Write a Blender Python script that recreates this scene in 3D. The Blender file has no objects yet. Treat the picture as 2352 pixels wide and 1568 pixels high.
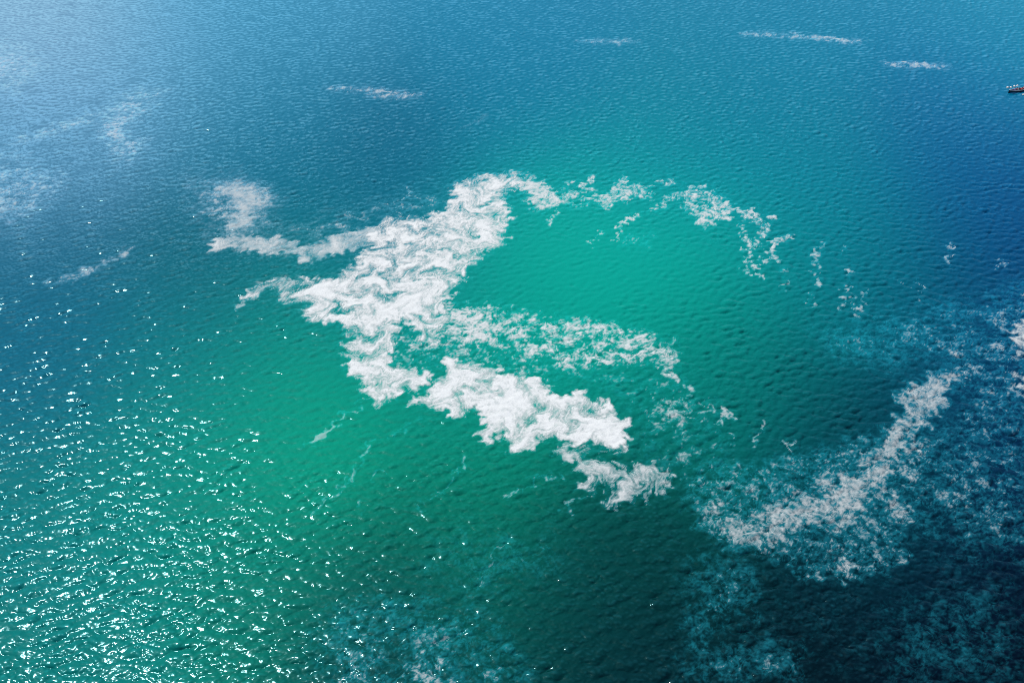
# Aerial view of a tidal whirlpool: deep blue sea, turquoise boils, drifting foam, a boat at the edge.
import bpy, bmesh, math, random
import numpy as np
from mathutils import Vector, Matrix

sc = bpy.context.scene
COL = sc.collection
R = math.radians

# ------------------------------------------------------------------ camera, sky, sun, exposure
H = 100.0                 # metres above the water
PITCH = R(39.0)           # below the horizon
FOC = 28.0                # mm on a 36 x 24 frame
CP, SP = math.cos(PITCH), math.sin(PITCH)
cam_d = bpy.data.cameras.new('camera')
cam_d.lens, cam_d.sensor_width = FOC, 36.0
cam_d.clip_start, cam_d.clip_end = 0.5, 80000.0
cam = bpy.data.objects.new('camera', cam_d)
cam.location = (0, 0, H)
cam.rotation_euler = (math.pi / 2 - PITCH, 0, 0)
COL.objects.link(cam)
sc.camera = cam

SUN_EL, SUN_AZ = R(59.0), R(52.0)       # azimuth measured to the left of the view direction (+Y)
to_sun = Vector((-math.sin(SUN_AZ) * math.cos(SUN_EL), math.cos(SUN_AZ) * math.cos(SUN_EL), math.sin(SUN_EL)))
world = bpy.data.worlds.new('World')
sc.world = world
world.use_nodes = True
wn, wl = world.node_tree.nodes, world.node_tree.links
bg = wn['Background']
sky = wn.new('ShaderNodeTexSky')
sky.sky_type = 'NISHITA'
sky.sun_disc = False
sky.sun_elevation = SUN_EL
sky.sun_rotation = -SUN_AZ
sky.air_density, sky.dust_density, sky.ozone_density = 1.0, 1.2, 2.0
wl.new(sky.outputs[0], bg.inputs[0])
bg.inputs[1].default_value = 0.12
sun_d = bpy.data.lights.new('sun', 'SUN')
sun_d.energy, sun_d.angle, sun_d.color = 2.9, R(0.53), (1.0, 0.965, 0.91)
sun = bpy.data.objects.new('sun', sun_d)
sun.rotation_euler = to_sun.to_track_quat('Z', 'Y').to_euler()
sun.location = (0, 0, 300)
COL.objects.link(sun)
sc.view_settings.view_transform = 'Standard'
sc.view_settings.look = 'None'
sc.view_settings.exposure = 0.0
sc.view_settings.gamma = 1.0
sc.view_settings.use_curve_mapping = False
sc.render.engine = 'CYCLES'
sc.cycles.use_denoising = False
sc.cycles.filter_width = 0.95
sc.cycles.max_bounces = 6
sc.cycles.transparent_max_bounces = 8
sc.cycles.caustics_reflective = False
sc.cycles.caustics_refractive = False

# ------------------------------------------------------------------ photo pixel (2352 x 1568) <-> ground
PW, PH = 2352.0, 1568.0
def ground(px, py, z=0.0):
    mx, my = (px - PW / 2) / PW * 36.0, (PH / 2 - py) / PH * 24.0
    d = (mx, FOC * CP + my * SP, -FOC * SP + my * CP)
    t = (z - H) / d[2]
    return Vector((d[0] * t, d[1] * t, z))
def to_px(X, Y):
    dep = Y * CP + H * SP
    upc = Y * SP - H * CP
    return PW / 2 + X / dep * FOC / 36.0 * PW, PH / 2 - upc / dep * FOC / 24.0 * PH

# ------------------------------------------------------------------ tileable noise and waves
def fft_tile(n, L, amp, seed):
    rg = np.random.default_rng(seed)
    w = np.fft.fft2(rg.standard_normal((n, n)))
    k = np.fft.fftfreq(n, L / n) * 2 * np.pi
    KX, KY = np.meshgrid(k, k)
    K = np.hypot(KX, KY)
    K[0, 0] = 1e-6
    a = amp(KX, KY, K)
    a[0, 0] = 0
    return np.fft.ifft2(w * a).real.astype(np.float32)
def samp(tile, L, x, y):
    n = tile.shape[0]
    fx, fy = x * (n / L), y * (n / L)
    ix, iy = np.floor(fx), np.floor(fy)
    ax, ay = (fx - ix).astype(np.float32), (fy - iy).astype(np.float32)
    ix, iy = ix.astype(np.int64) % n, iy.astype(np.int64) % n
    jx, jy = (ix + 1) % n, (iy + 1) % n
    ax, ay = ax * ax * (3 - 2 * ax), ay * ay * (3 - 2 * ay)
    return (tile[iy, ix] * (1 - ax) + tile[iy, jx] * ax) * (1 - ay) + (tile[jy, ix] * (1 - ax) + tile[jy, jx] * ax) * ay
def fbm(n, L, lmax, lmin, beta, seed):
    k0, k1 = 2 * np.pi / lmax, 2 * np.pi / lmin
    t = fft_tile(n, L, lambda kx, ky, k: np.where(k < k0, (k / k0) ** 2, 1) * np.maximum(k, k0) ** (-beta) * np.exp(-(k / k1) ** 2), seed)
    return t / t.std()
def sstep(a, b, x):
    t = np.clip((x - a) / (b - a), 0, 1)
    return t * t * (3 - 2 * t)

WIND = R(87.0)            # waves travel along this heading (from +X), crests lie across it
def wave_tile(n, L, l0, l1, lp, seed, beta=3.0, spread=2.0):
    """height and the two sideways shifts that sharpen the crests"""
    ka, kb, kp = 2 * np.pi / l1, 2 * np.pi / l0, 2 * np.pi / lp
    rg = np.random.default_rng(seed)
    w = np.fft.fft2(rg.standard_normal((n, n)))
    kk = np.fft.fftfreq(n, L / n) * 2 * np.pi
    kx, ky = np.meshgrid(kk, kk)
    k = np.hypot(kx, ky); k[0, 0] = 1e-6
    c = np.abs((kx * math.cos(WIND) + ky * math.sin(WIND)) / k)
    s = np.exp(-0.9 * (kp / k) ** 3) * np.maximum(k, kp * .3) ** (-beta) * (0.25 + c ** spread) * (k >= ka) * (k < kb)
    s[0, 0] = 0
    h = np.fft.ifft2(w * s).real
    gy, gx = np.gradient(h, L / n)
    q = 1 / math.sqrt((gx ** 2 + gy ** 2).mean())
    dx = np.fft.ifft2(w * s * 1j * kx / k).real * q
    dy = np.fft.ifft2(w * s * 1j * ky / k).real * q
    return (h * q).astype(np.float32), dx.astype(np.float32), dy.astype(np.float32)

# ------------------------------------------------------------------ the sea's grid: fine where the place is seen close, coarse to the horizon
NR, NC = 960, 1240
rows = np.linspace(-0.12, 1.12, NR) * PH
my = (PH / 2 - rows) / PH * 24.0
Yf = H * (FOC * CP + my * SP) / (FOC * SP - my * CP)        # far -> near
far = Yf[0] * (30000 / Yf[0]) ** np.linspace(1, 0, 60, endpoint=False)
near = np.linspace(Yf[-1], -70, 41)[1:]
Yr = np.concatenate([far, Yf, near])
cu = np.linspace(-0.12, 1.12, NC) * 36 - 18
ext = cu[-1] * (450 / cu[-1]) ** np.linspace(0, 1, 31)[1:]
U = np.concatenate([-ext[::-1], cu, ext])
r0, c0 = len(far), len(ext)
X = (U[None, :] / FOC) * (Yr[:, None] * CP + H * SP)
Y = np.broadcast_to(Yr[:, None], X.shape).copy()
nr, nc = X.shape
core = (slice(r0, r0 + NR), slice(c0, c0 + NC))
x, y = X[core], Y[core]

# ------------------------------------------------------------------ foam field
nA = fbm(512, 160.0, 14, 1.2, 1.6, 1)
nB = fbm(512, 160.0, 14, 1.2, 1.6, 2)
nC = fbm(512, 60.0, 3.5, 0.4, 1.5, 3)
nD = fbm(512, 60.0, 3.5, 0.4, 1.5, 4)
nE = fbm(1024, 90.0, 6.0, 0.25, 1.25, 5)
nF = fbm(1024, 70.0, 1.6, 0.2, 1.0, 6)
nG = fbm(512, 200.0, 13, 2, 1.8, 7)
def flow(n, L, lmax, lmin, seed):
    p = fbm(n, L, lmax, lmin, 2.2, seed)
    gy, gx = np.gradient(p, L / n)
    s_ = math.sqrt((gx ** 2 + gy ** 2).mean())
    return gy / s_, -gx / s_
f1u, f1v = flow(512, 150.0, 16, 4, 21)
f2u, f2v = flow(512, 64.0, 4.5, 1.1, 22)
def advect(ax, ay, steps, d1, d2):
    for _ in range(steps):
        u = d1 * samp(f1u, 150, ax, ay) + d2 * samp(f2u, 64, ax, ay)
        w = d1 * samp(f1v, 150, ax, ay) + d2 * samp(f2v, 64, ax, ay)
        ax, ay = ax + u, ay + w
    return ax, ay
wA, wB = samp(nA, 160, x, y), samp(nB, 160, x, y)
wC, wD = samp(nC, 60, x, y), samp(nD, 60, x, y)
mx_, my_ = advect(x, y, 4, .12, .20)
px, py = to_px(mx_ + .25 * wC, my_ + .3 * wD)
px0, py0 = to_px(x, y)
sx, sy = advect(x, y, 5, .55, .18)
tex = samp(nE, 90, sx, sy)
qx_, qy_ = advect(x, y, 2, .22, .07)
tex2 = samp(nE, 90, qx_ * 1.15, qy_ * 1.15)
big2 = samp(nG, 200, qx_, qy_)
fx_, fy_ = advect(x, y, 3, .15, .15)
fine = samp(nF, 70, fx_, fy_)
fine2 = samp(nF, 70, x * .8, y * .8)
big = samp(nG, 200, sx, sy)
ridge = np.clip(1 - 1.6 * np.abs(samp(nC, 60, sx * .7 + 7, sy * .7 + 3)), 0, 1) ** 1.6

def poly_sdf(pts, qx, qy):
    p = np.array(pts, float)
    d = np.full(qx.shape, 1e18)
    ins = np.zeros(qx.shape, bool)
    for i in range(len(p)):
        a, b = p[i - 1], p[i]
        e = b - a
        vx, vy = qx - a[0], qy - a[1]
        t = np.clip((vx * e[0] + vy * e[1]) / max(e @ e, 1e-9), 0, 1)
        d = np.minimum(d, (vx - t * e[0]) ** 2 + (vy - t * e[1]) ** 2)
        c = ((a[1] > qy) != (b[1] > qy))
        if e[1] != 0:
            ins ^= c & (qx < a[0] + e[0] * (qy - a[1]) / e[1])
    d = np.sqrt(d)
    return np.where(ins, d, -d)
def line_sdf(pts, qx, qy):
    d = np.full(qx.shape, -1e9)
    for (ax, ay, ra), (bx, by, rb) in zip(pts, pts[1:]):
        ex, ey = bx - ax, by - ay
        t = np.clip(((qx - ax) * ex + (qy - ay) * ey) / max(ex * ex + ey * ey, 1e-9), 0, 1)
        d = np.maximum(d, ra + (rb - ra) * t - np.hypot(qx - ax - t * ex, qy - ay - t * ey))
    return d
def z5(*p): return [(429.8 + a / 3, 343.8 + b / 3) for a, b in p]
def z6(*p): return [(945.6 + a / 3, 687.7 + b / 3) for a, b in p]
def zE(*p): return [(1031.5 + a / 3, 361.0 + b / 3) for a, b in p]
def z4(*p): return [(1567.9 + a / 3, 522.6 + b / 3) for a, b in p]
def z3(*p): return [(1567.9 + a / 3, 1045.3 + b / 3) for a, b in p]
def z2(*p): return [(784.0 + a / 3, 1045.3 + b / 3) for a, b in p]

# (patch, kind, points, density, soft edge in pixels, mottling)
S = []
def P(g, pts, d, soft, mot): S.append((g, 'p', pts, d, soft, mot))
def L(g, pts, d, soft, mot): S.append((g, 'l', pts, d, soft, mot))
# main mass
P('main', z5((1080, 850), (1180, 760), (1290, 690), (1200, 640), (1240, 560), (1380, 490), (1500, 480), (1610, 475), (1700, 450), (1765, 425), (1790, 370), (1825, 295), (1880, 235), (1960, 205),
             (2050, 185), (2130, 190), (2250, 165), (2350, 190), (2420, 240), (2330, 270), (2240, 255), (2195, 290), (2185, 345), (2215, 410), (2225, 470), (2200, 520),
             (2190, 600), (2165, 660), (2080, 690), (2020, 715), (1985, 760), (1935, 800), (1900, 880), (1860, 950), (1800, 1010), (1765, 1060), (1790, 1110), (1830, 1180),
             (1760, 1250), (1680, 1350), (1640, 1320), (1570, 1210), (1480, 1180), (1420, 1250), (1420, 1340), (1400, 1420), (1450, 1480), (1530, 1540), (1600, 1568), (1590, 1640), (1500, 1680), (1400, 1690),
             (1320, 1735), (1250, 1720), (1200, 1640), (1160, 1568), (1125, 1520), (1105, 1470), (1160, 1400), (1110, 1390), (1100, 1350), (1125, 1265), (1060, 1215), (1000, 1200),
             (940, 1145), (850, 1160), (800, 1135), (830, 1080), (800, 1050), (770, 1030), (690, 1040), (660, 1000), (650, 965), (740, 950), (820, 900), (900, 905), (1000, 885)), .80, 13, .29)
L('main', [(546, 705, 2), (575, 672, 6), (610, 652, 7), (650, 655, 8), (700, 660, 12)], .55, 7, .25)
P('main', z5((1450, 960), (1560, 900), (1700, 930), (1780, 1000), (1730, 1060), (1800, 1130), (1680, 1180), (1500, 1150), (1350, 1210), (1340, 1300), (1250, 1300), (1180, 1200), (1300, 1050)), .95, 22, .2)
P('main', z5((1830, 300), (1900, 240), (2050, 205), (2250, 185), (2300, 220), (2180, 260), (2150, 290), (2000, 280), (1930, 330), (1920, 420), (1850, 400)), .93, 16, .2)
P('main', z5((800, 1130), (840, 1040), (700, 990), (900, 920), (1050, 900), (1300, 850), (1350, 950), (1200, 1000), (1050, 1010), (1000, 1130), (920, 1130)), .88, 16, .22)
P('main', z5((600, 560), (1000, 430), (1700, 220), (1830, 290), (1740, 440), (1250, 540), (900, 640)), .30, 40, .34)
# upper pale band, left of the main mass
P('band', z5((150, 670), (260, 600), (400, 595), (560, 605), (700, 625), (745, 655), (800, 685), (880, 655), (1000, 605), (1120, 570), (1250, 540), (1330, 560), (1300, 640),
             (1180, 690), (1010, 705), (900, 740), (830, 765), (785, 755), (770, 720), (700, 705), (620, 725), (560, 700), (400, 695), (380, 680), (200, 680)), .70, 6, .15)
P('ghost', z5((200, 250), (330, 215), (480, 250), (585, 315), (605, 345), (560, 400), (470, 440), (480, 520), (400, 580), (300, 600), (250, 530), (330, 430), (250, 350), (190, 310)), .78, 28, .12)
P('ghost', z5((0, 200), (330, 190), (600, 320), (560, 600), (200, 620), (60, 420)), .46, 60, .20)
# lower raft
P('raft', z6((35, 710), (100, 655), (150, 590), (210, 500), (240, 430), (290, 415), (330, 450), (400, 425), (460, 425), (520, 460), (590, 470), (600, 525), (650, 530), (700, 522), (760, 510),
             (840, 545), (940, 580), (930, 640), (1000, 680), (1080, 660), (1150, 645), (1250, 670), (1310, 682), (1370, 710), (1390, 775), (1450, 820), (1480, 880), (1500, 950),
             (1470, 990), (1440, 1035), (1380, 1015), (1330, 1000), (1250, 990), (1130, 985), (1020, 972), (930, 982), (890, 1015), (800, 1032), (720, 1010), (680, 970), (600, 940),
             (560, 970), (480, 990), (450, 950), (447, 870), (480, 820), (505, 740), (430, 772), (330, 782), (220, 802), (180, 760), (130, 722), (60, 740)), .88, 9, .25)
P('raft', [(812, 850), (845, 915), (875, 920), (905, 905), (965, 890), (990, 872), (962, 850), (925, 845), (890, 820)], .84, 10, .26)
# ragged tail below the raft
P('tail', z6((1010, 1040), (1080, 990), (1200, 1060), (1290, 1090), (1400, 1130), (1470, 1185), (1560, 1140), (1640, 1165), (1750, 1205), (1812, 1240), (1790, 1295), (1650, 1330), (1500, 1385),
             (1330, 1400), (1290, 1350), (1200, 1330), (1150, 1280), (1185, 1170), (1100, 1110)), .72, 12, .30)
P('tail', z6((1340, 1000), (1480, 1010), (1440, 1060), (1290, 1080), (1150, 1100), (1040, 1060), (1100, 1000)), .55, 12, .3)
# stream between main mass and raft, running right
P('stream', z6((-40, 40), (200, 30), (420, 60), (560, 40), (640, 120), (640, 320), (570, 370), (440, 340), (330, 300), (130, 320), (60, 220), (-60, 200)), .66, 18, .34)
P('stream', z6((560, 40), (720, 90), (880, 90), (960, 130), (1040, 110), (1150, 150), (1300, 170), (1500, 175), (1560, 205), (1660, 260), (1700, 290), (1740, 330), (1640, 430), (1560, 450), (1400, 440),
               (1250, 480), (1040, 500), (960, 450), (820, 400), (700, 390), (600, 330)), .50, 22, .34)
P('stream', z6((-100, 150), (300, 280), (800, 380), (1000, 520), (900, 560), (600, 480), (300, 420), (0, 480), (-200, 350)), .34, 22, .34)
P('stream', z6((1000, 220), (1150, 190), (1200, 240), (1100, 300), (1060, 350), (1010, 330)), .62, 14, .3)
P('stream', z6((1660, 340), (1720, 300), (1835, 300), (1760, 330), (1850, 360), (1790, 420), (1830, 500), (1800, 560), (1740, 530), (1690, 450)), .60, 9, .28)
P('stream', z6((1600, 540), (1900, 530), (1940, 650), (1900, 850), (1750, 1000), (1600, 950), (1550, 760)), .38, 50, .30)
P('stream', z6((700, 380), (1500, 430), (1750, 540), (2100, 640), (2250, 1100), (2000, 1400), (1800, 1250), (1500, 1100), (1560, 900), (1400, 650), (1000, 560)), .24, 50, .30)
# arc of broken foam, upper right
P('arc', zE((430, 130), (560, 135), (680, 180), (730, 235), (790, 300), (770, 345), (640, 362), (560, 340), (520, 260), (450, 200)), .78, 10, .30)
P('arc', zE((1000, 265), (1130, 210), (1180, 130), (1230, 130), (1260, 190), (1340, 190), (1415, 250), (1390, 290), (1280, 270), (1200, 330), (1090, 355), (1010, 330)), .60, 8, .32)
P('arc', zE((1370, 380), (1450, 300), (1540, 250), (1640, 230), (1720, 170), (1790, 220), (1850, 250), (1940, 280), (1955, 350), (1940, 420), (1880, 450), (1790, 490), (1720, 490), (1690, 440),
            (1680, 370), (1600, 350), (1560, 310), (1480, 340)), .60, 10, .34)
P('arc', zE((500, 260), (800, 200), (1000, 180), (1010, 340), (800, 360), (560, 390)), .38, 18, .34)
P('arc', zE((1480, 185), (1540, 130), (1560, 175), (1500, 212)), .6, 5, .3)
for a in ([(1415, 205, 3), (1450, 172, 3)], [(760, 205, 3), (830, 172, 4)], [(880, 270, 6), (930, 200, 9), (1000, 138, 3)], [(1150, 570, 3), (1175, 470, 7), (1310, 385, 4)],
          [(970, 620, 2), (1020, 512, 3)], [(1990, 380, 5), (2060, 400, 14), (2140, 440, 8), (2235, 430, 5)], [(2010, 480, 6), (2070, 620, 9), (2050, 800, 5)],
          [(2180, 470, 7), (2120, 600, 6)], [(2140, 690, 5), (2120, 820, 6)], [(2190, 690, 9), (2250, 705, 5)], [(2200, 680, 6), (2260, 600, 8), (2340, 545, 5)], [(660, 470, 1), (760, 380, 3)]):
    L('arc', [(1031.5 + p / 3, 361 + q / 3, r) for p, q, r in a], .66, 6, .36)
P('arc', zE((1180, 520), (1420, 500), (1420, 640), (1200, 640)), .30, 25, .3)
# long thin streaks on the right
for a in ([(925, 100, 3), (915, 230, 8), (935, 270, 4), (930, 410, 4)], [(1120, 130, 2), (1100, 170, 3)], [(1155, 290, 3), (1140, 420, 4), (1100, 560, 4)], [(1240, 430, 2), (1220, 520, 4), (1205, 610, 3)],
          [(690, 260, 2), (710, 380, 3), (680, 440, 4)], [(860, 430, 2), (880, 540, 4)], [(1510, 320, 2), (1510, 370, 2)], [(1640, 340, 2), (1630, 470, 3)], [(1855, 120, 4), (1830, 230, 5)],
          [(2180, 220, 4), (2180, 280, 3)], [(540, 1350, 5), (510, 1490, 5)], [(340, 1270, 6), (250, 1350, 8)], [(320, 1430, 4), (320, 1500, 3)], [(170, 1180, 4), (150, 1330, 5)], [(750, 1430, 2), (740, 1540, 3)],
          [(40, 1080, 8), (30, 1300, 5)]):
    L('streak', [(1567.9 + p / 3, 522.6 + q / 3, r) for p, q, r in a], .60, 6, .26)
# right-hand band
P('right', z3((230, 470), (330, 400), (400, 390), (560, 310), (700, 330), (850, 260), (1000, 200), (1120, 120), (1250, 60), (1320, -30), (1400, -120), (1440, -60), (1450, 60), (1440, 280), (1330, 380),
              (1320, 510), (1180, 530), (1080, 540), (950, 510), (830, 560), (700, 600), (600, 620), (430, 650), (350, 625), (270, 560)), .76, 30, .20)
P('right', z4((1290, 1568), (1400, 1400), (1500, 1280), (1480, 1170), (1560, 1080), (1650, 1040), (1720, 985), (1800, 1030), (1830, 1110), (1810, 1240), (1700, 1300), (1650, 1400), (1450, 1600)), .78, 16, .18)
P('right', z4((1800, 1030), (1900, 1010), (1990, 940), (2060, 960), (1950, 1030), (1820, 1120)), .74, 10, .24)
P('right', z3((100, 60), (600, 60), (1000, -60), (1300, -150), (1560, -200), (1800, -100), (1700, 300), (1600, 520), (1150, 700), (600, 700), (430, 690), (230, 620), (120, 500), (60, 400), (20, 250)), .44, 26, .26)
P('right', z3((640, 720), (900, 640), (1500, 560), (1540, 760), (1250, 850), (920, 875), (760, 840)), .34, 18, .32)
P('right', z3((880, 835), (1000, 810), (1200, 800), (1160, 845), (1000, 850), (910, 880)), .5, 7, .25)
P('right', z4((900, 700), (1300, 600), (1900, 480), (2500, 300), (2500, 1568), (1700, 1568), (1900, 1200), (1700, 960), (1300, 980), (1000, 900)), .36, 60, .28)
P('right', z3((1500, -200), (2500, -350), (2500, 500), (2300, 760), (1700, 640), (1500, 500)), .38, 120, .30)
P('right', z3((20, 700), (500, 700), (480, 1100), (250, 1250), (900, 1300), (800, 1568), (40, 1568)), .36, 60, .28)
P('right', z3((1300, 900), (2400, 800), (2400, 1700), (1300, 1700)), .25, 110, .26)
P('right', z3((-150, 150), (700, 100), (2500, -400), (2500, 1800), (-250, 1800)), .13, 90, .24)
P('edge', z4((2260, 660), (2500, 620), (2500, 900), (2250, 915), (2295, 840), (2270, 740)), .62, 9, .25)
P('edge', z4((2240, 1040), (2290, 990), (2500, 960), (2500, 1200), (2330, 1180), (2280, 1120)), .56, 20, .28)
P('edge', z4((1980, 640), (2200, 620), (2350, 420), (2500, 400), (2500, 640), (2260, 660), (2150, 740), (2020, 720)), .38, 30, .30)
# bottom edge
P('bottom', z2((-60, 1620), (-20, 1330), (100, 1270), (180, 1180), (290, 1170), (330, 1290), (260, 1400), (420, 1440), (470, 1330), (600, 1290), (700, 1345), (725, 1400), (770, 1500), (840, 1620)), .46, 20, .34)
P('bottom', z2((480, 1620), (500, 1480), (640, 1440), (740, 1500), (790, 1620)), .62, 16, .3)
P('bottom', z2((810, 1215), (880, 1140), (890, 1055), (950, 1080), (940, 1165), (850, 1220)), .5, 9, .26)
P('bottom', z2((950, 1560), (1040, 1450), (1130, 1480), (1110, 1640), (950, 1640)), .5, 10, .28)
P('bottom', z2((-150, 1000), (300, 900), (900, 950), (1200, 1200), (1400, 1620), (-300, 1640)), .28, 70, .33)
P('bottom', z2((600, 500), (1500, 450), (1600, 800), (1000, 1100), (400, 950)), .22, 80, .30)
# far pale streaks
L('far_a', [(755, 203, 4), (830, 207, 8), (890, 216, 10), (965, 220, 5)], .48, 12, .26)
L('far_b', [(1700, 78, 4), (1780, 80, 6), (1860, 84, 6), (1920, 94, 8), (1975, 96, 5)], .44, 12, .28)
L('far_c', [(2030, 146, 4), (2090, 150, 7), (2175, 152, 4)], .46, 10, .26)
L('far_d', [(1330, 96, 4), (1400, 97, 7), (1470, 94, 4)], .36, 9, .26)
L('left_streak', [(115, 648, 7), (170, 638, 8), (230, 608, 6), (300, 572, 4)], .50, 8, .22)
P('left_sheen', [(215, 300), (250, 240), (320, 205), (390, 205), (330, 260), (300, 300), (345, 330), (300, 375), (270, 380), (240, 330)], .46, 34, .22)  # broad pale sky sheen painted on along with thin foam
P('left_sheen', [(-60, 420), (60, 400), (150, 390), (150, 430), (60, 500), (-60, 540)], .46, 44, .22)
L('left_sheen', [(20, 330, 6), (120, 300, 9), (230, 265, 7)], .40, 22, .24)
P('left_sheen', [(-80, 330), (60, 350), (130, 420), (60, 520), (-80, 560)], .34, 60, .26)
P('left_sheen', [(-80, 80), (60, 110), (110, 150), (40, 210), (-80, 220)], .36, 50, .24)
for a in ([(1040, 300, 3), (1120, 268, 5)],):
    L('far_d', a, .3, 8, .26)
# thin windrows in the green water
for a in ([(803, 1110, 3), (825, 1060, 6), (835, 1035, 6), (857, 1000, 3)], [(905, 985, 3), (900, 1010, 4)], [(820, 1170, 3), (840, 1130, 3), (875, 1080, 2)], [(735, 1170, 3), (820, 1080, 2)],
          [(960, 1165, 5), (1000, 1140, 6), (1070, 1065, 3)], [(1170, 1140, 3), (1230, 1105, 5), (1280, 1080, 3)], [(700, 1032, 3), (760, 985, 3), (830, 930, 4)], [(1110, 1320, 3), (1160, 1265, 5)],
          [(1200, 1290, 4), (1260, 1240, 6)], [(925, 460, 2), (950, 425, 3)], [(960, 955, 2), (890, 1010, 2)], [(1310, 1170, 6), (1350, 1120, 6)]):
    L('windrow', [(p, q, r) for p, q, r in a], .48, 8, .36)

GROW = {'main': 6, 'raft': 4, 'band': 5, 'tail': 6, 'right': 6, 'stream': 5, 'ghost': 5}
D = np.zeros(x.shape)
dY0 = np.abs(np.gradient(Yr))[r0:r0 + NR, None]
MOT = np.full(x.shape, .2)
ORD = list(dict.fromkeys(s[0] for s in S))
GID = np.full(x.shape, -1, np.int32)
WID = np.zeros(x.shape)
for g, kind, pts, d, soft, mot in S:
    a = np.array([p[:2] for p in pts])
    rad = max([p[2] for p in pts]) if kind == 'l' else 0
    m = soft + rad + 30
    sel = np.nonzero((px > a[:, 0].min() - m) & (px < a[:, 0].max() + m) & (py > a[:, 1].min() - m) & (py < a[:, 1].max() + m))
    if not len(sel[0]):
        continue
    sd = (poly_sdf if kind == 'p' else line_sdf)(pts, px[sel], py[sel])
    w = sstep(-1.25 * soft, (1.4 if kind == 'p' else 1.0) * soft, sd + GROW.get(g, 0)) * d
    cur = D[sel]
    up = w > cur
    MOT[sel] = np.where(up, mot, MOT[sel])
    D[sel] = np.maximum(cur, w)
    strong = w > np.maximum(WID[sel], .02)
    GID[sel] = np.where(strong, ORD.index(g), GID[sel])
    WID[sel] = np.maximum(WID[sel], w)
fine, fine2 = fine * np.clip(1.5 - dY0 / .9, .45, 1), fine2 * np.clip(1.5 - dY0 / .9, .45, 1)
soft_ids = [ORD.index(g) for g in ('right', 'bottom', 'edge', 'streak', 'arc', 'stream', 'ghost', 'left_sheen')]
iso = np.isin(GID, soft_ids)
hard = np.isin(GID, [ORD.index(g) for g in ('right', 'bottom')])
nx_, ny_ = x + .35 * wC, y + .35 * wD
net = np.clip(1.28 - 1.6 * np.abs(.75 * samp(nC, 60, nx_ * 1.25 + 9, ny_ * 1.25 + 4) + .45 * samp(nF, 70, nx_ * .6, ny_ * .6)), -1.2, 1.28)   # light threads round dark cells
nz = np.where(iso, .60 * tex2 + .36 * fine2 + .30 * big2, .56 * tex + .22 * fine + .48 * big)
# dense rafts: smooth smoke with bright threads drawn through it
ax1, ay1 = advect(x, y, 4, .42, .15)
nS, nT = fbm(512, 120.0, 9.0, .5, 2.0, 31), fbm(512, 80.0, 5.0, .5, 1.9, 32)
smoke = samp(nS, 120, ax1, ay1 * 1.15)
ax2, ay2 = advect(x, y, 5, .5, .16)
th1 = np.clip(1 - np.abs(samp(nT, 80, ax2, ay2)) / .30, 0, 1)
th2 = np.clip(1 - np.abs(samp(nS, 120, ax2 * 1.5 + 30, ay2 * 1.5)) / .22, 0, 1)
dense = np.isin(GID, [ORD.index(g) for g in ('main', 'raft', 'band', 'tail')])
nz = np.where(dense, .46 * smoke + .24 * big + .20 * tex + .14 * fine + .85 * np.maximum(th1, th2) ** 1.4 - .26, nz)
nz = np.where(np.isin(GID, [ORD.index('stream'), ORD.index('arc')]), .5 * tex2 + .35 * tex + .28 * fine2 + .3 * big2, nz)
nz = np.where(hard, .40 * tex2 + .26 * fine2 + .28 * big2 + .62 * net, nz)
CAP = {'right': .62, 'edge': .75, 'bottom': .55, 'ghost': .62, 'band': .78, 'left_sheen': .5, 'arc': .8, 'streak': .6, 'windrow': .36, 'tail': .75, 'stream': .82, 'left_streak': .6, 'far_a': .75, 'far_b': .6, 'far_c': .65, 'far_d': .5}
cap = np.array([CAP.get(g, .97) for g in ORD] + [0.0])[GID]
ON = np.clip(D * 2.6, 0, 1)
v = D + MOT * nz * ON + .16 * (ridge - .3) * ON
ALPHA = cap * np.where(hard, sstep(.44, 1.12, v), sstep(.25, 1.02, v)) * np.clip(D * 8, 0, 1)
BUB = sstep(.06, .75, v) * np.clip(D * 6, 0, 1)         # bubbles just under the surface

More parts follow.
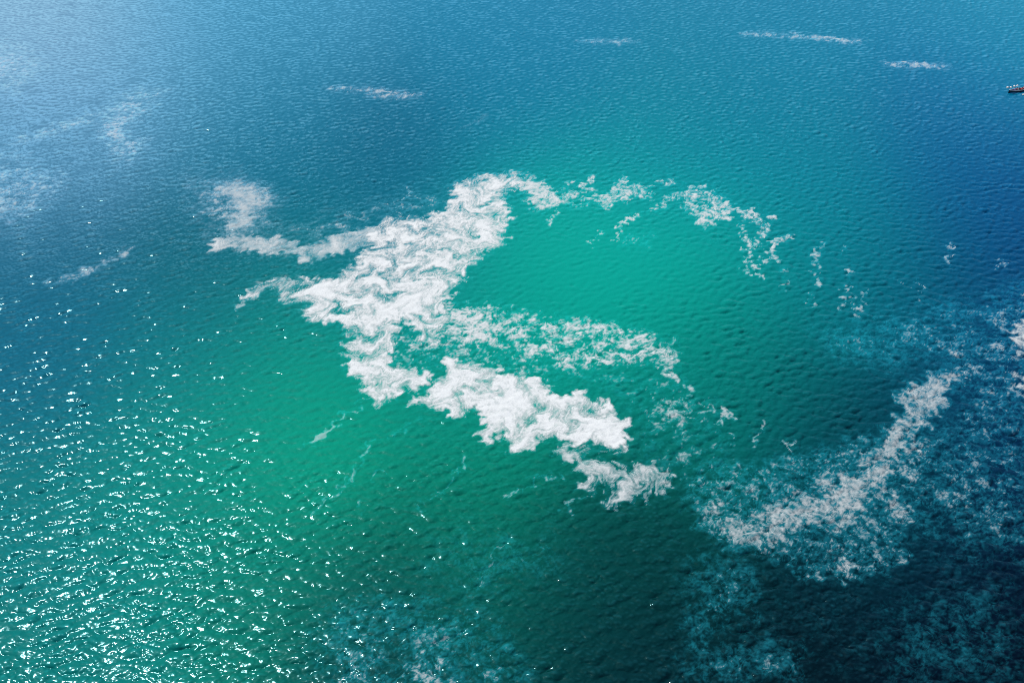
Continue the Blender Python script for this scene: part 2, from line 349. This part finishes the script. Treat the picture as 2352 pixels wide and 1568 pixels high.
# ------------------------------------------------------------------ water body colour (aerated turquoise over deep blue, sky sheen painted in upper left)
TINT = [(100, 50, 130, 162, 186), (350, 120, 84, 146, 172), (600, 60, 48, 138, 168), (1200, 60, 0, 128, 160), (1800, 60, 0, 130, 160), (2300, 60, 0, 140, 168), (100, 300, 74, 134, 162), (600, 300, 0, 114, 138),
        (1200, 250, 0, 120, 146), (1700, 250, 0, 128, 148), (2200, 300, 0, 100, 146), (2300, 480, 0, 70, 122), (100, 650, 0, 96, 122), (500, 650, 0, 92, 110), (950, 420, 0, 96, 124),
        (1500, 380, 0, 132, 148), (1900, 420, 0, 126, 144), (1400, 600, 0, 186, 156), (1600, 600, 0, 180, 152), (1250, 560, 0, 178, 150), (1250, 690, 0, 152, 132), (1850, 600, 0, 138, 140),
        (2050, 650, 0, 102, 120), (1800, 850, 0, 92, 92), (2000, 950, 0, 60, 70), (1650, 800, 0, 126, 112), (1500, 900, 0, 126, 108), (700, 800, 0, 154, 126), (400, 830, 0, 122, 126),
        (100, 850, 0, 102, 122), (700, 1000, 0, 166, 126), (500, 1000, 0, 148, 122), (300, 1200, 0, 138, 122), (100, 1200, 0, 120, 120), (100, 1500, 0, 122, 112), (600, 1300, 0, 124, 102),
        (1100, 1050, 0, 142, 110), (1000, 1250, 0, 104, 84), (900, 1450, 0, 66, 66), (1300, 1300, 0, 72, 66), (1500, 1200, 0, 64, 58), (1500, 1450, 0, 36, 40), (1900, 1400, 0, 18, 24),  # lower right: deep navy water with the corner falloff darkened into it
        (2200, 1300, 0, 14, 36), (2250, 1500, 0, 5, 20), (2000, 1150, 0, 66, 76), (2250, 800, 0, 60, 96), (2300, 1000, 0, 34, 68), (1050, 800, 0, 146, 128), (800, 600, 0, 112, 124)]
T = np.array(TINT, float)
s2l = lambda c: np.where(c <= .04045, c / 12.92, ((c + .055) / 1.055) ** 2.4)
TL = s2l(T[:, 2:] / 255.0)
fx, fy = to_px(X, Y)
fx, fy = np.clip(fx, -150, PW + 150), np.clip(fy, -150, PH + 150)
step = 4
gx, gy = np.meshgrid(np.linspace(-160, PW + 160, 220), np.linspace(-160, PH + 160, 160))
num, den = np.zeros(gx.shape + (3,)), np.zeros(gx.shape)
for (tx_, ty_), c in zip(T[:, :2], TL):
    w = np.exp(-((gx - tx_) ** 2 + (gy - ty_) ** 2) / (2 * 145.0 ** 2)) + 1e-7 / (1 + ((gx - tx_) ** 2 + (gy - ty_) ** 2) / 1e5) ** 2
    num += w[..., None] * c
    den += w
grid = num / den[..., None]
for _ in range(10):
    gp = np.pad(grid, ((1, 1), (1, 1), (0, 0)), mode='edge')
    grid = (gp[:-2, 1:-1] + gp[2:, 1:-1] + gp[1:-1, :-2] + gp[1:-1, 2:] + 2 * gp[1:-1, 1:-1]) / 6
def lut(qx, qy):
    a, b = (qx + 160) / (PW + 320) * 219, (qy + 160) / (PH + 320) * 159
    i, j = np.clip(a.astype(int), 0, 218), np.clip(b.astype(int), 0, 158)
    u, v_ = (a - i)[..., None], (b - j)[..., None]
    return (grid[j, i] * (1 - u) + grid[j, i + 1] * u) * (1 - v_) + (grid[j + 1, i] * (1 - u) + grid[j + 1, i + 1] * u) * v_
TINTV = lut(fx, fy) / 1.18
# bubbles under and around the rafts make the water milky
bub = np.zeros(X.shape)
bub[core] = BUB
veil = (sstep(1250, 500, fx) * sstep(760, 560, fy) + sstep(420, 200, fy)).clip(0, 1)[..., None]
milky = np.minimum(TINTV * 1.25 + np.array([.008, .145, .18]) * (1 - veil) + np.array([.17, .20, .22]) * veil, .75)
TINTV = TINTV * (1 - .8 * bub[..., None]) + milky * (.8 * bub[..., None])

# ------------------------------------------------------------------ wave heights
Z = np.zeros(X.shape)
w1a, w1b = wave_tile(768, 149.0, 1.2, 40, 2.8, 11, 2.5), wave_tile(768, 113.0, 1.2, 40, 2.8, 12, 2.5)
w2a = wave_tile(1024, 97.0, 0.5, 1.2, 1.1, 13, 2.2, 1.4)
w3a = wave_tile(1024, 51.0, 0.28, 0.62, .5, 14, 2.2, 1.0)
cr, sr = math.cos(.31), math.sin(.31)
xr, yr = x * cr + y * sr, -x * sr + y * cr
dep = y * CP + H * SP
dY = np.abs(np.gradient(Yr))[r0:r0 + NR, None]
calm = np.exp(-(((px0 - 1380) / 330) ** 2 + ((py0 - 620) / 120) ** 2)) + .8 * np.exp(-(((px0 - 760) / 240) ** 2 + ((py0 - 930) / 150) ** 2))
gust = 1 + .16 * big
edge = np.minimum.outer(np.minimum(np.arange(NR), np.arange(NR)[::-1]), np.minimum(np.arange(NC), np.arange(NC)[::-1]))
amp = np.clip(1 - .55 * calm, .35, 1) * gust * (1 - .45 * np.clip(ALPHA, 0, 1)) * sstep(0, 14, edge)
rough = 1 + .3 * sstep(620, 200, py0) + .4 * sstep(1350, 1900, px0) * sstep(350, 700, py0)
A1, A2, A3 = .142 * rough * amp * .7, .112 * rough * amp * sstep(1.6, .5, dY), .06 * amp * sstep(.35, .15, dY)
a_, b_ = [samp(t, 149, x, y) for t in w1a], [samp(t, 113, xr, yr) for t in w1b]
c_ = [samp(t, 97, x + 5, y) for t in w2a]
h3 = samp(w3a[0], 51, x, y + 3)
Z[core] = A1 * (a_[0] + b_[0]) + A2 * c_[0] + A3 * h3
CHOP = 0.85
X[core] = x - CHOP * (A1 * (a_[1] + b_[1] * cr - b_[2] * sr) + .8 * A2 * c_[1])
Y[core] = y - CHOP * (A1 * (a_[2] + b_[1] * sr + b_[2] * cr) + .8 * A2 * c_[2])

# high crests painted paler for reflected sky, plus a little whitecap foam
hl, hm = (a_[0] + b_[0]), c_[0]
hl, hm = hl / hl.std(), hm / hm.std()
wl_ = sstep(.25, 1.0, dY)
hn = (hl * (.35 + .65 * wl_) + hm * (1 - wl_) * .9)
hn = hn / hn.std()
fl_ = sstep(1100, 100, px0 + .9 * py0)
crest = sstep(.25 - 1.5 * fl_, 2.2 - 1.0 * fl_, hn) * (.30 + .7 * sstep(760, 260, py0)) * (.75 + .55 * sstep(1500, 200, px0)) * np.clip(1 - 1.1 * calm, .1, 1) * (1 + .25 * big2)
cr3 = np.zeros(X.shape); cr3[core] = np.clip(crest, 0, 1) * sstep(0, 14, edge)
CREST = np.array([.48, .66, .73])
TINTV = TINTV * (1 - .62 * cr3[..., None]) + np.minimum(CREST, TINTV * 1.6 + np.array([.015, .095, .125]) * (1 - veil) + np.array([.10, .16, .18]) * veil) * (.62 * cr3[..., None])

# ------------------------------------------------------------------ meshes
def mesh_from_grid(name, co, quads):
    me = bpy.data.meshes.new(name)
    me.vertices.add(len(co))
    me.vertices.foreach_set('co', co.astype(np.float32).ravel())
    me.loops.add(quads.size)
    me.loops.foreach_set('vertex_index', quads.astype(np.int32).ravel())
    me.polygons.add(len(quads))
    me.polygons.foreach_set('loop_start', np.arange(0, quads.size, 4, dtype=np.int32))
    me.update(calc_edges=True)
    me.shade_smooth()
    return me
def nodes(name):
    m = bpy.data.materials.new(name)
    m.use_nodes = True
    nt = m.node_tree
    nt.nodes.clear()
    return m, nt
def N(nt, t, **kw):
    n = nt.nodes.new(t)
    for k, v_ in kw.items():
        setattr(n, k, v_)
    return n

def water_material():
    m, nt = nodes('sea water')
    lk = nt.links.new
    out = N(nt, 'ShaderNodeOutputMaterial')
    tc = N(nt, 'ShaderNodeTexCoord')
    mp = N(nt, 'ShaderNodeMapping'); mp.inputs['Scale'].default_value = (.55, 1, 1)
    lk(tc.outputs['Object'], mp.inputs[0])
    n1 = N(nt, 'ShaderNodeTexNoise'); n1.inputs['Scale'].default_value = 2.1; n1.inputs['Detail'].default_value = 3.0; n1.inputs['Roughness'].default_value = .55
    lk(mp.outputs[0], n1.inputs['Vector'])
    b1 = N(nt, 'ShaderNodeBump'); b1.inputs['Strength'].default_value = 1.0; b1.inputs['Distance'].default_value = .022
    lk(n1.outputs['Fac'], b1.inputs['Height'])
    at = N(nt, 'ShaderNodeAttribute', attribute_name='tint')
    geo = N(nt, 'ShaderNodeNewGeometry')
    # light leaving the water body: only weakly shaped by the ripples
    nm = N(nt, 'ShaderNodeVectorMath', operation='SCALE'); nm.inputs['Scale'].default_value = 2.0
    lk(b1.outputs[0], nm.inputs[0])
    ad = N(nt, 'ShaderNodeVectorMath', operation='ADD'); ad.inputs[1].default_value = (0, 0, -1.0)
    lk(nm.outputs[0], ad.inputs[0])
    no = N(nt, 'ShaderNodeVectorMath', operation='NORMALIZE')
    lk(ad.outputs[0], no.inputs[0])
    df = N(nt, 'ShaderNodeBsdfDiffuse')
    lk(at.outputs['Color'], df.inputs['Color']); lk(no.outputs[0], df.inputs['Normal'])
    gl = N(nt, 'ShaderNodeBsdfGlossy'); gl.inputs['Roughness'].default_value = .13; gl.inputs['Color'].default_value = (.42, .86, .95, 1)
    lk(b1.outputs[0], gl.inputs['Normal'])
    fr = N(nt, 'ShaderNodeFresnel'); fr.inputs['IOR'].default_value = 1.34
    lk(b1.outputs[0], fr.inputs['Normal'])
    mx = N(nt, 'ShaderNodeMixShader')
    lk(fr.outputs[0], mx.inputs[0]); lk(df.outputs[0], mx.inputs[1]); lk(gl.outputs[0], mx.inputs[2])
    lk(mx.outputs[0], out.inputs['Surface'])
    return m
def foam_material():
    m, nt = nodes('sea foam')
    lk = nt.links.new
    out = N(nt, 'ShaderNodeOutputMaterial')
    at = N(nt, 'ShaderNodeAttribute', attribute_name='cover')
    tc = N(nt, 'ShaderNodeTexCoord')
    n1 = N(nt, 'ShaderNodeTexNoise'); n1.inputs['Scale'].default_value = 2.6; n1.inputs['Detail'].default_value = 4.0; n1.inputs['Roughness'].default_value = .6; n1.inputs['Distortion'].default_value = .6
    lk(tc.outputs['Object'], n1.inputs['Vector'])
    mr = N(nt, 'ShaderNodeMapRange'); mr.inputs['From Min'].default_value = .25; mr.inputs['From Max'].default_value = .75; mr.inputs['To Min'].default_value = -.09; mr.inputs['To Max'].default_value = .09
    lk(n1.outputs['Fac'], mr.inputs['Value'])
    # fine bubbles only break up what is already foam
    sub = N(nt, 'ShaderNodeMath', operation='MULTIPLY_ADD')
    mul = N(nt, 'ShaderNodeMath', operation='MULTIPLY'); mul.inputs[1].default_value = 2.0; mul.use_clamp = True
    lk(at.outputs['Fac'], mul.inputs[0])
    lk(mr.outputs[0], sub.inputs[0]); lk(mul.outputs[0], sub.inputs[1]); lk(at.outputs['Fac'], sub.inputs[2])
    sub.use_clamp = True
    bp = N(nt, 'ShaderNodeBump'); bp.inputs['Strength'].default_value = .6; bp.inputs['Distance'].default_value = .08
    lk(n1.outputs['Fac'], bp.inputs['Height'])
    df = N(nt, 'ShaderNodeBsdfDiffuse'); df.inputs['Color'].default_value = (.80, .81, .765, 1)
    lk(bp.outputs[0], df.inputs['Normal'])
    tr = N(nt, 'ShaderNodeBsdfTransparent')
    mx = N(nt, 'ShaderNodeMixShader')
    lk(sub.outputs[0], mx.inputs[0]); lk(tr.outputs[0], mx.inputs[1]); lk(df.outputs[0], mx.inputs[2])
    lk(mx.outputs[0], out.inputs['Surface'])
    return m

idx = np.arange(nr * nc).reshape(nr, nc)
quads = np.stack([idx[1:, :-1], idx[1:, 1:], idx[:-1, 1:], idx[:-1, :-1]], -1).reshape(-1, 4)
co = np.stack([X, Y, Z], -1).reshape(-1, 3)
me = mesh_from_grid('sea', co, quads)
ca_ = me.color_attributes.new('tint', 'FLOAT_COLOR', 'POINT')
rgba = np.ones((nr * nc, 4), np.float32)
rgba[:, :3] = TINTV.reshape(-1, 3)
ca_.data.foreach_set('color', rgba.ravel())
sea = bpy.data.objects.new('sea', me)
sea['kind'] = 'structure'
sea['label'] = 'rippled blue and turquoise sea surface seen from above'
me.materials.append(water_material())
COL.objects.link(sea)

FOAM_LABEL = {
    'main': 'largest churned white foam mass with a loop at its upper end and teal holes',
    'band': 'smooth pale foam band trailing away from the largest foam mass over dark blue water',
    'ghost': 'thin bluish foam veil above the pale band over dark blue water',
    'raft': 'dense smoky white foam raft with scalloped edge between green and turquoise water',
    'tail': 'ragged curling pale foam trailing off the end of the dense foam raft',
    'stream': 'speckled broken foam stream running out between the largest foam mass and the raft',
    'arc': 'broken arc of foam flecks rimming the far side of the bright turquoise pool',
    'streak': 'thin vertical foam streaks on teal water between the flecked arc and the grey band',
    'right': 'wide greyish mottled foam band over dark navy water',
    'edge': 'pale foam patch above the end of the greyish mottled band',
    'bottom': 'patchy lacy foam on dark green water beside the sun glitter',
    'far_a': 'single small white foam streak on blue water beyond the bluish veil',
    'far_b': 'longest thin foam streak on the far blue water, on the boat side',
    'far_c': 'short foam streak on blue water lying closest to the boat',
    'far_d': 'faintest foam smudge on the far open blue water',
    'left_streak': 'lone narrow diagonal foam streak on ripply dark blue water',
    'left_sheen': 'faint pale sky sheen painted with thin foam on silvery rippled water',
    'windrow': 'fine diagonal foam threads on smooth green water',
}
fm = foam_material()
full_gid = np.full(X.shape, -1, np.int32); full_gid[core] = GID
full_a = np.zeros(X.shape); full_a[core] = ALPHA
fa, fg = full_a.ravel(), full_gid.ravel()
qa = fa[quads].max(1)
qg = fg[quads].max(1)
CUT = .10
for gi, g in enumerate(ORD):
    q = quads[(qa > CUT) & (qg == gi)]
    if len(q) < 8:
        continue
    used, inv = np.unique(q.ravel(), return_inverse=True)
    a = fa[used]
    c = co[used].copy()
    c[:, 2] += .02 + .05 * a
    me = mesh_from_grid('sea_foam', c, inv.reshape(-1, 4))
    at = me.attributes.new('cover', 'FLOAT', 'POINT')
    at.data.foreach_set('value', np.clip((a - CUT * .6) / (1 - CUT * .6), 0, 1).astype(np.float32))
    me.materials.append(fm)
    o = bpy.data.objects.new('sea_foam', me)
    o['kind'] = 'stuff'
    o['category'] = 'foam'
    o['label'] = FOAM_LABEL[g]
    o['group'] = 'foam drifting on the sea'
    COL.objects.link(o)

# ------------------------------------------------------------------ plain materials for the small things
def paint(name, rgb, rough=.5, var=.12):
    m, nt = nodes(name)
    lk = nt.links.new
    out = N(nt, 'ShaderNodeOutputMaterial')
    tc = N(nt, 'ShaderNodeTexCoord')
    n1 = N(nt, 'ShaderNodeTexNoise'); n1.inputs['Scale'].default_value = 6.0; n1.inputs['Detail'].default_value = 4.0
    lk(tc.outputs['Object'], n1.inputs['Vector'])
    rp = N(nt, 'ShaderNodeValToRGB')
    rp.color_ramp.elements[0].position, rp.color_ramp.elements[1].position = .3, .7
    rp.color_ramp.elements[0].color = [c * (1 - var) for c in rgb] + [1]
    rp.color_ramp.elements[1].color = [min(1, c * (1 + var)) for c in rgb] + [1]
    lk(n1.outputs['Fac'], rp.inputs['Fac'])
    b = N(nt, 'ShaderNodeBsdfPrincipled'); b.inputs['Roughness'].default_value = rough
    lk(rp.outputs[0], b.inputs['Base Color'])
    lk(b.outputs[0], out.inputs['Surface'])
    return m
M = {k: paint(k, *v) for k, v in {
    'hull paint': ((.008, .009, .022), .35), 'deck paint': ((.012, .014, .08), .45), 'white trim': ((.72, .72, .68), .4), 'inside boards': ((.10, .035, .04), .7),
    'motor cowl': ((.02, .02, .022), .3), 'float white': ((.85, .85, .82), .4), 'rope': ((.35, .3, .2), .9), 'skin': ((.42, .24, .17), .6), 'hair': ((.015, .011, .009), .6),
    'red jacket': ((.62, .06, .07), .7), 'pink jacket': ((.62, .22, .26), .7), 'violet jacket': ((.22, .12, .36), .7), 'grey jacket': ((.42, .38, .40), .8), 'dark trousers': ((.02, .02, .035), .8)}.items()}
def obj(name, me, mat, parent=None):
    o = bpy.data.objects.new(name, me)
    COL.objects.link(o)
    if mat is not None:
        me.materials.append(mat)
    o.parent = parent
    return o
def pyd(name, vs, fs, smooth=False):
    me = bpy.data.meshes.new(name)
    me.from_pydata(vs, [], fs)
    bm = bmesh.new(); bm.from_mesh(me)
    bmesh.ops.recalc_face_normals(bm, faces=bm.faces)
    bm.to_mesh(me); bm.free()
    (me.shade_smooth if smooth else me.shade_flat)()
    return me
def box(name, size, at=(0, 0, 0), bevel=.02):
    bm = bmesh.new()
    bmesh.ops.create_cube(bm, size=1, matrix=Matrix.Translation(at) @ Matrix.Diagonal((*size, 1)))
    bmesh.ops.bevel(bm, geom=bm.edges[:], offset=bevel, segments=2, affect='EDGES')
    me = bpy.data.meshes.new(name); bm.to_mesh(me); bm.free()
    return me
def lathe(name, prof, n=16):
    vs, fs = [], []
    for r, z_ in prof:
        vs += [(r * math.cos(2 * math.pi * i / n), r * math.sin(2 * math.pi * i / n), z_) for i in range(n)]
    for j in range(len(prof) - 1):
        for i in range(n):
            fs.append((j * n + i, j * n + (i + 1) % n, (j + 1) * n + (i + 1) % n, (j + 1) * n + i))
    fs.append(tuple(range(n))[::-1]); fs.append(tuple(range((len(prof) - 1) * n, len(prof) * n)))
    return pyd(name, vs, fs, True)

# ------------------------------------------------------------------ the long open boat
k = 2352 / 2736
pA, pB = ground(2698 * k, 251.5 * k), ground(2736 * k, 244.5 * k)
axis = (pB - pA).normalized()
side = Vector((-axis.y, axis.x, 0))
LEN, BEAM = 11.0, 1.75
def half_beam(t): return BEAM / 2 * min(1, (math.sin(min(t, .45) / .45 * math.pi / 2)) ** .8) * (1 - .18 * max(0, (t - .6) / .4) ** 2)
def sheer(t): return .58 + .42 * (1 - t) ** 3 + .10 * t ** 2
def keel(t): return -.28 + .50 * max(0, 1 - t / .16) ** 2
boat = bpy.data.objects.new('open_boat', None)
COL.objects.link(boat)
boat.location = pA + side * (BEAM * .45)
boat.rotation_euler = (0, R(1.0), math.atan2(axis.y, axis.x))
boat['label'] = 'long dark open boat with white gunwales carrying people across the far water'
boat['category'] = 'boat'
ns = 24
vs, fs = [], []
for i in range(ns + 1):
    t = .004 + i / ns * .996
    b, sh, kl = half_beam(t), sheer(t), keel(t)
    xx = t * LEN
    fl = max(kl + .12, .02)
    ring = [(b, sh), (b * .93, sh * .45), (b * .72, kl * .35), (0, kl), (-b * .72, kl * .35), (-b * .93, sh * .45), (-b, sh),
            (-b + .05 * min(1, b * 4), sh), (-b * .80, fl + .12), (0, fl + .05), (b * .80, fl + .12), (b - .05 * min(1, b * 4), sh)]
    vs += [(xx, yy, zz) for yy, zz in ring]
nrg = 12
for i in range(ns):
    for j in range(nrg):
        fs.append((i * nrg + j, i * nrg + (j + 1) % nrg, (i + 1) * nrg + (j + 1) % nrg, (i + 1) * nrg + j))
fs.append(tuple(range(nrg))); fs.append(tuple(range(ns * nrg, ns * nrg + nrg))[::-1])
obj('hull', pyd('hull', vs, fs), M['hull paint'], boat)
for sgn in (-1, 1):
    vs, fs = [], []
    for i in range(ns + 1):
        t = .004 + i / ns * .996
        b, sh = half_beam(t), sheer(t)
        for dy, dz in ((.035, -.05), (.035, .03), (-.07, .03), (-.07, -.0)):
            vs.append((t * LEN, sgn * (b + dy), sh + dz + .006))
    for i in range(ns):
        for j in range(4):
            fs.append((i * 4 + j, i * 4 + (j + 1) % 4, i * 4 + 4 + (j + 1) % 4, i * 4 + 4 + j))
    fs += [(0, 1, 2, 3), tuple(ns * 4 + j for j in (3, 2, 1, 0))]
    obj('gunwale', pyd('gunwale', vs, fs), M['white trim'], boat)
vs, fs = [], []
for i in range(7):
    t = .03 + i / 6 * .17
    b, sh = half_beam(t) - .06, sheer(t)
    vs += [(t * LEN, b, sh - .03), (t * LEN, 0, sh + .05), (t * LEN, -b, sh - .03), (t * LEN, 0, sh - .06)]
for i in range(6):
    for j in range(4):
        fs.append((i * 4 + j, i * 4 + (j + 1) % 4, i * 4 + 4 + (j + 1) % 4, i * 4 + 4 + j))
fs += [(0, 1, 2, 3), (27, 26, 25, 24)]
obj('foredeck', pyd('foredeck', vs, fs), M['deck paint'], boat)
obj('floor_board', box('floor_board', (LEN * .68, BEAM * .6, .03), (LEN * .58, 0, .20), .008), M['inside boards'], boat)
SEATS = (.25, .37, .49, .61, .73)
for t in SEATS:
    obj('thwart', box('thwart', (.28, half_beam(t) * 2 - .16, .045), (t * LEN, 0, .45), .012), M['inside boards'], boat)
motor = obj('outboard_motor', box('outboard_motor', (.42, .34, .48), (LEN + .16, 0, .88), .09), M['motor cowl'], boat)
obj('leg', box('leg', (.16, .10, .95), (LEN + .16, 0, .18), .03), M['motor cowl'], motor)

# ------------------------------------------------------------------ people seated in the boat
def seated_body(lean, reach):
    V, E, Rr = [], [], []
    def v(p, r, par=None):
        V.append(p); Rr.append(r)
        if par is not None:
            E.append((par, len(V) - 1))
        return len(V) - 1
    pel = v((0, 0, .11), .155)
    wst = v((.02 - lean * .25, 0, .30), .135, pel)
    chs = v((-lean * .7, 0, .50), .165, wst)
    nck = v((-lean, 0, .64), .062, chs)
    hd0 = v((-lean - .01, 0, .72), .085, nck)
    hd1 = v((-lean - .02, 0, .82), .098, hd0)
    v((-lean - .01, 0, .89), .07, hd1)
    v((-lean - .115, 0, .77), .02, hd0)                     # nose and chin line
    for sg in (-1, 1):
        sh = v((-lean * .85, sg * .20, .56), .075, chs)
        el = v((-lean - .08 + .04 * reach, sg * .27, .33), .052, sh)
        wr = v((-lean - .26 - .12 * reach, sg * .20, .28 + .1 * reach), .036, el)
        pm = v((-lean - .33 - .12 * reach, sg * .18, .275 + .1 * reach), .034, wr)
        for f, (dx, dy, dz) in enumerate(((-.085, .032, -.02), (-.098, .011, -.024), (-.094, -.01, -.024), (-.078, -.03, -.02), (-.03, -.055, .0))):
            x0, y0, z0 = V[pm]
            q = v((x0 + dx * .55, y0 + sg * dy * .8, z0 + dz * .2), .0095, pm)
            v((x0 + dx, y0 + sg * dy, z0 + dz * 1.6), .008, q)
        kn = v((-.44, sg * .14, .13), .085, pel)
        an = v((-.47, sg * .14, -.18), .05, kn)
        v((-.60, sg * .145, -.215), .042, an)
    me = bpy.data.meshes.new('person')
    me.from_pydata(V, E, [])
    o = bpy.data.objects.new('tmp', me)
    COL.objects.link(o)
    md = o.modifiers.new('skin', 'SKIN')
    for i, r in enumerate(Rr):
        me.skin_vertices[0].data[i].radius = (r, r)
    me.skin_vertices[0].data[0].use_root = True
    sb = o.modifiers.new('sub', 'SUBSURF'); sb.levels = 1
    bpy.context.view_layer.update()
    out = bpy.data.meshes.new_from_object(o.evaluated_get(bpy.context.evaluated_depsgraph_get()))
    bpy.data.objects.remove(o)
    for m in ('grey jacket', 'dark trousers', 'skin'):
        out.materials.append(M[m])
    for p in out.polygons:
        c = p.center
        hand = c.x < -lean - .28 - .12 * reach and c.z > .2 and abs(c.y) > .1
        p.material_index = 2 if (c.z > .645 or hand) else (1 if (c.x < -.10 and c.z < .24) or c.z < .08 else 0)
    out.shade_smooth()
    return out
hair = lathe('hair', [(.098, -.03), (.112, .0), (.113, .04), (.095, .085), (.06, .108), (.01, .115)], 14)
hair.materials.append(M['hair'])
bodies = [seated_body(.10, 0), seated_body(.20, 1)]
PEOPLE = [(0, 'violet jacket', .03, 'person in violet jacket on the seat behind the dark foredeck'), (1, 'grey jacket', -.30, 'person in grey jacket leaning forward, just behind the violet jacket'),
          (1, 'pink jacket', .30, 'person in pale pink jacket seated beside the grey jacket'), (0, 'red jacket', -.25, 'person in bright red jacket seated amidships'),
          (0, 'pink jacket', .25, 'person in pale pink jacket towards the motor end of the boat'), (1, 'red jacket', .0, 'person in bright red jacket sitting nearest the outboard motor')]
boat_m = Matrix.Translation(boat.location) @ boat.rotation_euler.to_matrix().to_4x4()
for (bi, jk, yy, lab), t in zip(PEOPLE, (.25, .37, .37, .49, .61, .73)):
    o = bpy.data.objects.new('person', bodies[bi])
    COL.objects.link(o)
    o.matrix_world = boat_m @ Matrix.Translation((t * LEN, yy, .44))
    o.material_slots[0].link = 'OBJECT'
    o.material_slots[0].material = M[jk]
    o['label'], o['category'], o['group'] = lab, 'person', 'people riding in the boat'
    h = bpy.data.objects.new('hair', hair)
    COL.objects.link(h)
    h.parent = o
    ln = (.10, .20)[bi]
    h.location = (-ln + .005, 0, .835)

# ------------------------------------------------------------------ white floats lying in a row off the boat's far side
fl_body = lathe('float_body', [(.02, -.20), (.20, -.16), (.33, -.04), (.36, .08), (.31, .20), (.20, .30), (.08, .35), (.05, .36)], 18)
fl_eye = lathe('eye', [(.055, .34), (.05, .42), (.075, .45), (.075, .50), (.03, .53)], 12)
fl_ring = lathe('collar', [(.365, .04), (.385, .06), (.385, .10), (.365, .12)], 18)
fl_body.materials.append(M['float white']); fl_eye.materials.append(M['float white']); fl_ring.materials.append(M['rope'])
FL = [((2692, 234.5), 'white float at the outer end of the row, clear of the bow'), ((2701, 234.5), 'white float second in the row counted from the clear end'),
      ((2710, 231.8), 'white float third in the row, level with the foredeck'), ((2718, 229.8), 'white float at the inner end of the row, abreast of the passengers'),
      ((2733.5, 254), 'lone white float on the near side of the boat')]
for (fx0, fy0), lab in FL:
    r = bpy.data.objects.new('float', None)
    COL.objects.link(r)
    r.location = ground(fx0 * k, fy0 * k)
    r.rotation_euler = (random.Random(fx0).uniform(-.2, .2), .15, fx0)
    r.scale = (1.15, .95, 1)
    r['label'], r['category'], r['group'] = lab, 'float', 'white floats around the boat'
    for nm_, me_ in (('body', fl_body), ('eye', fl_eye), ('collar', fl_ring)):
        c = bpy.data.objects.new(nm_, me_)
        COL.objects.link(c)
        c.parent = r
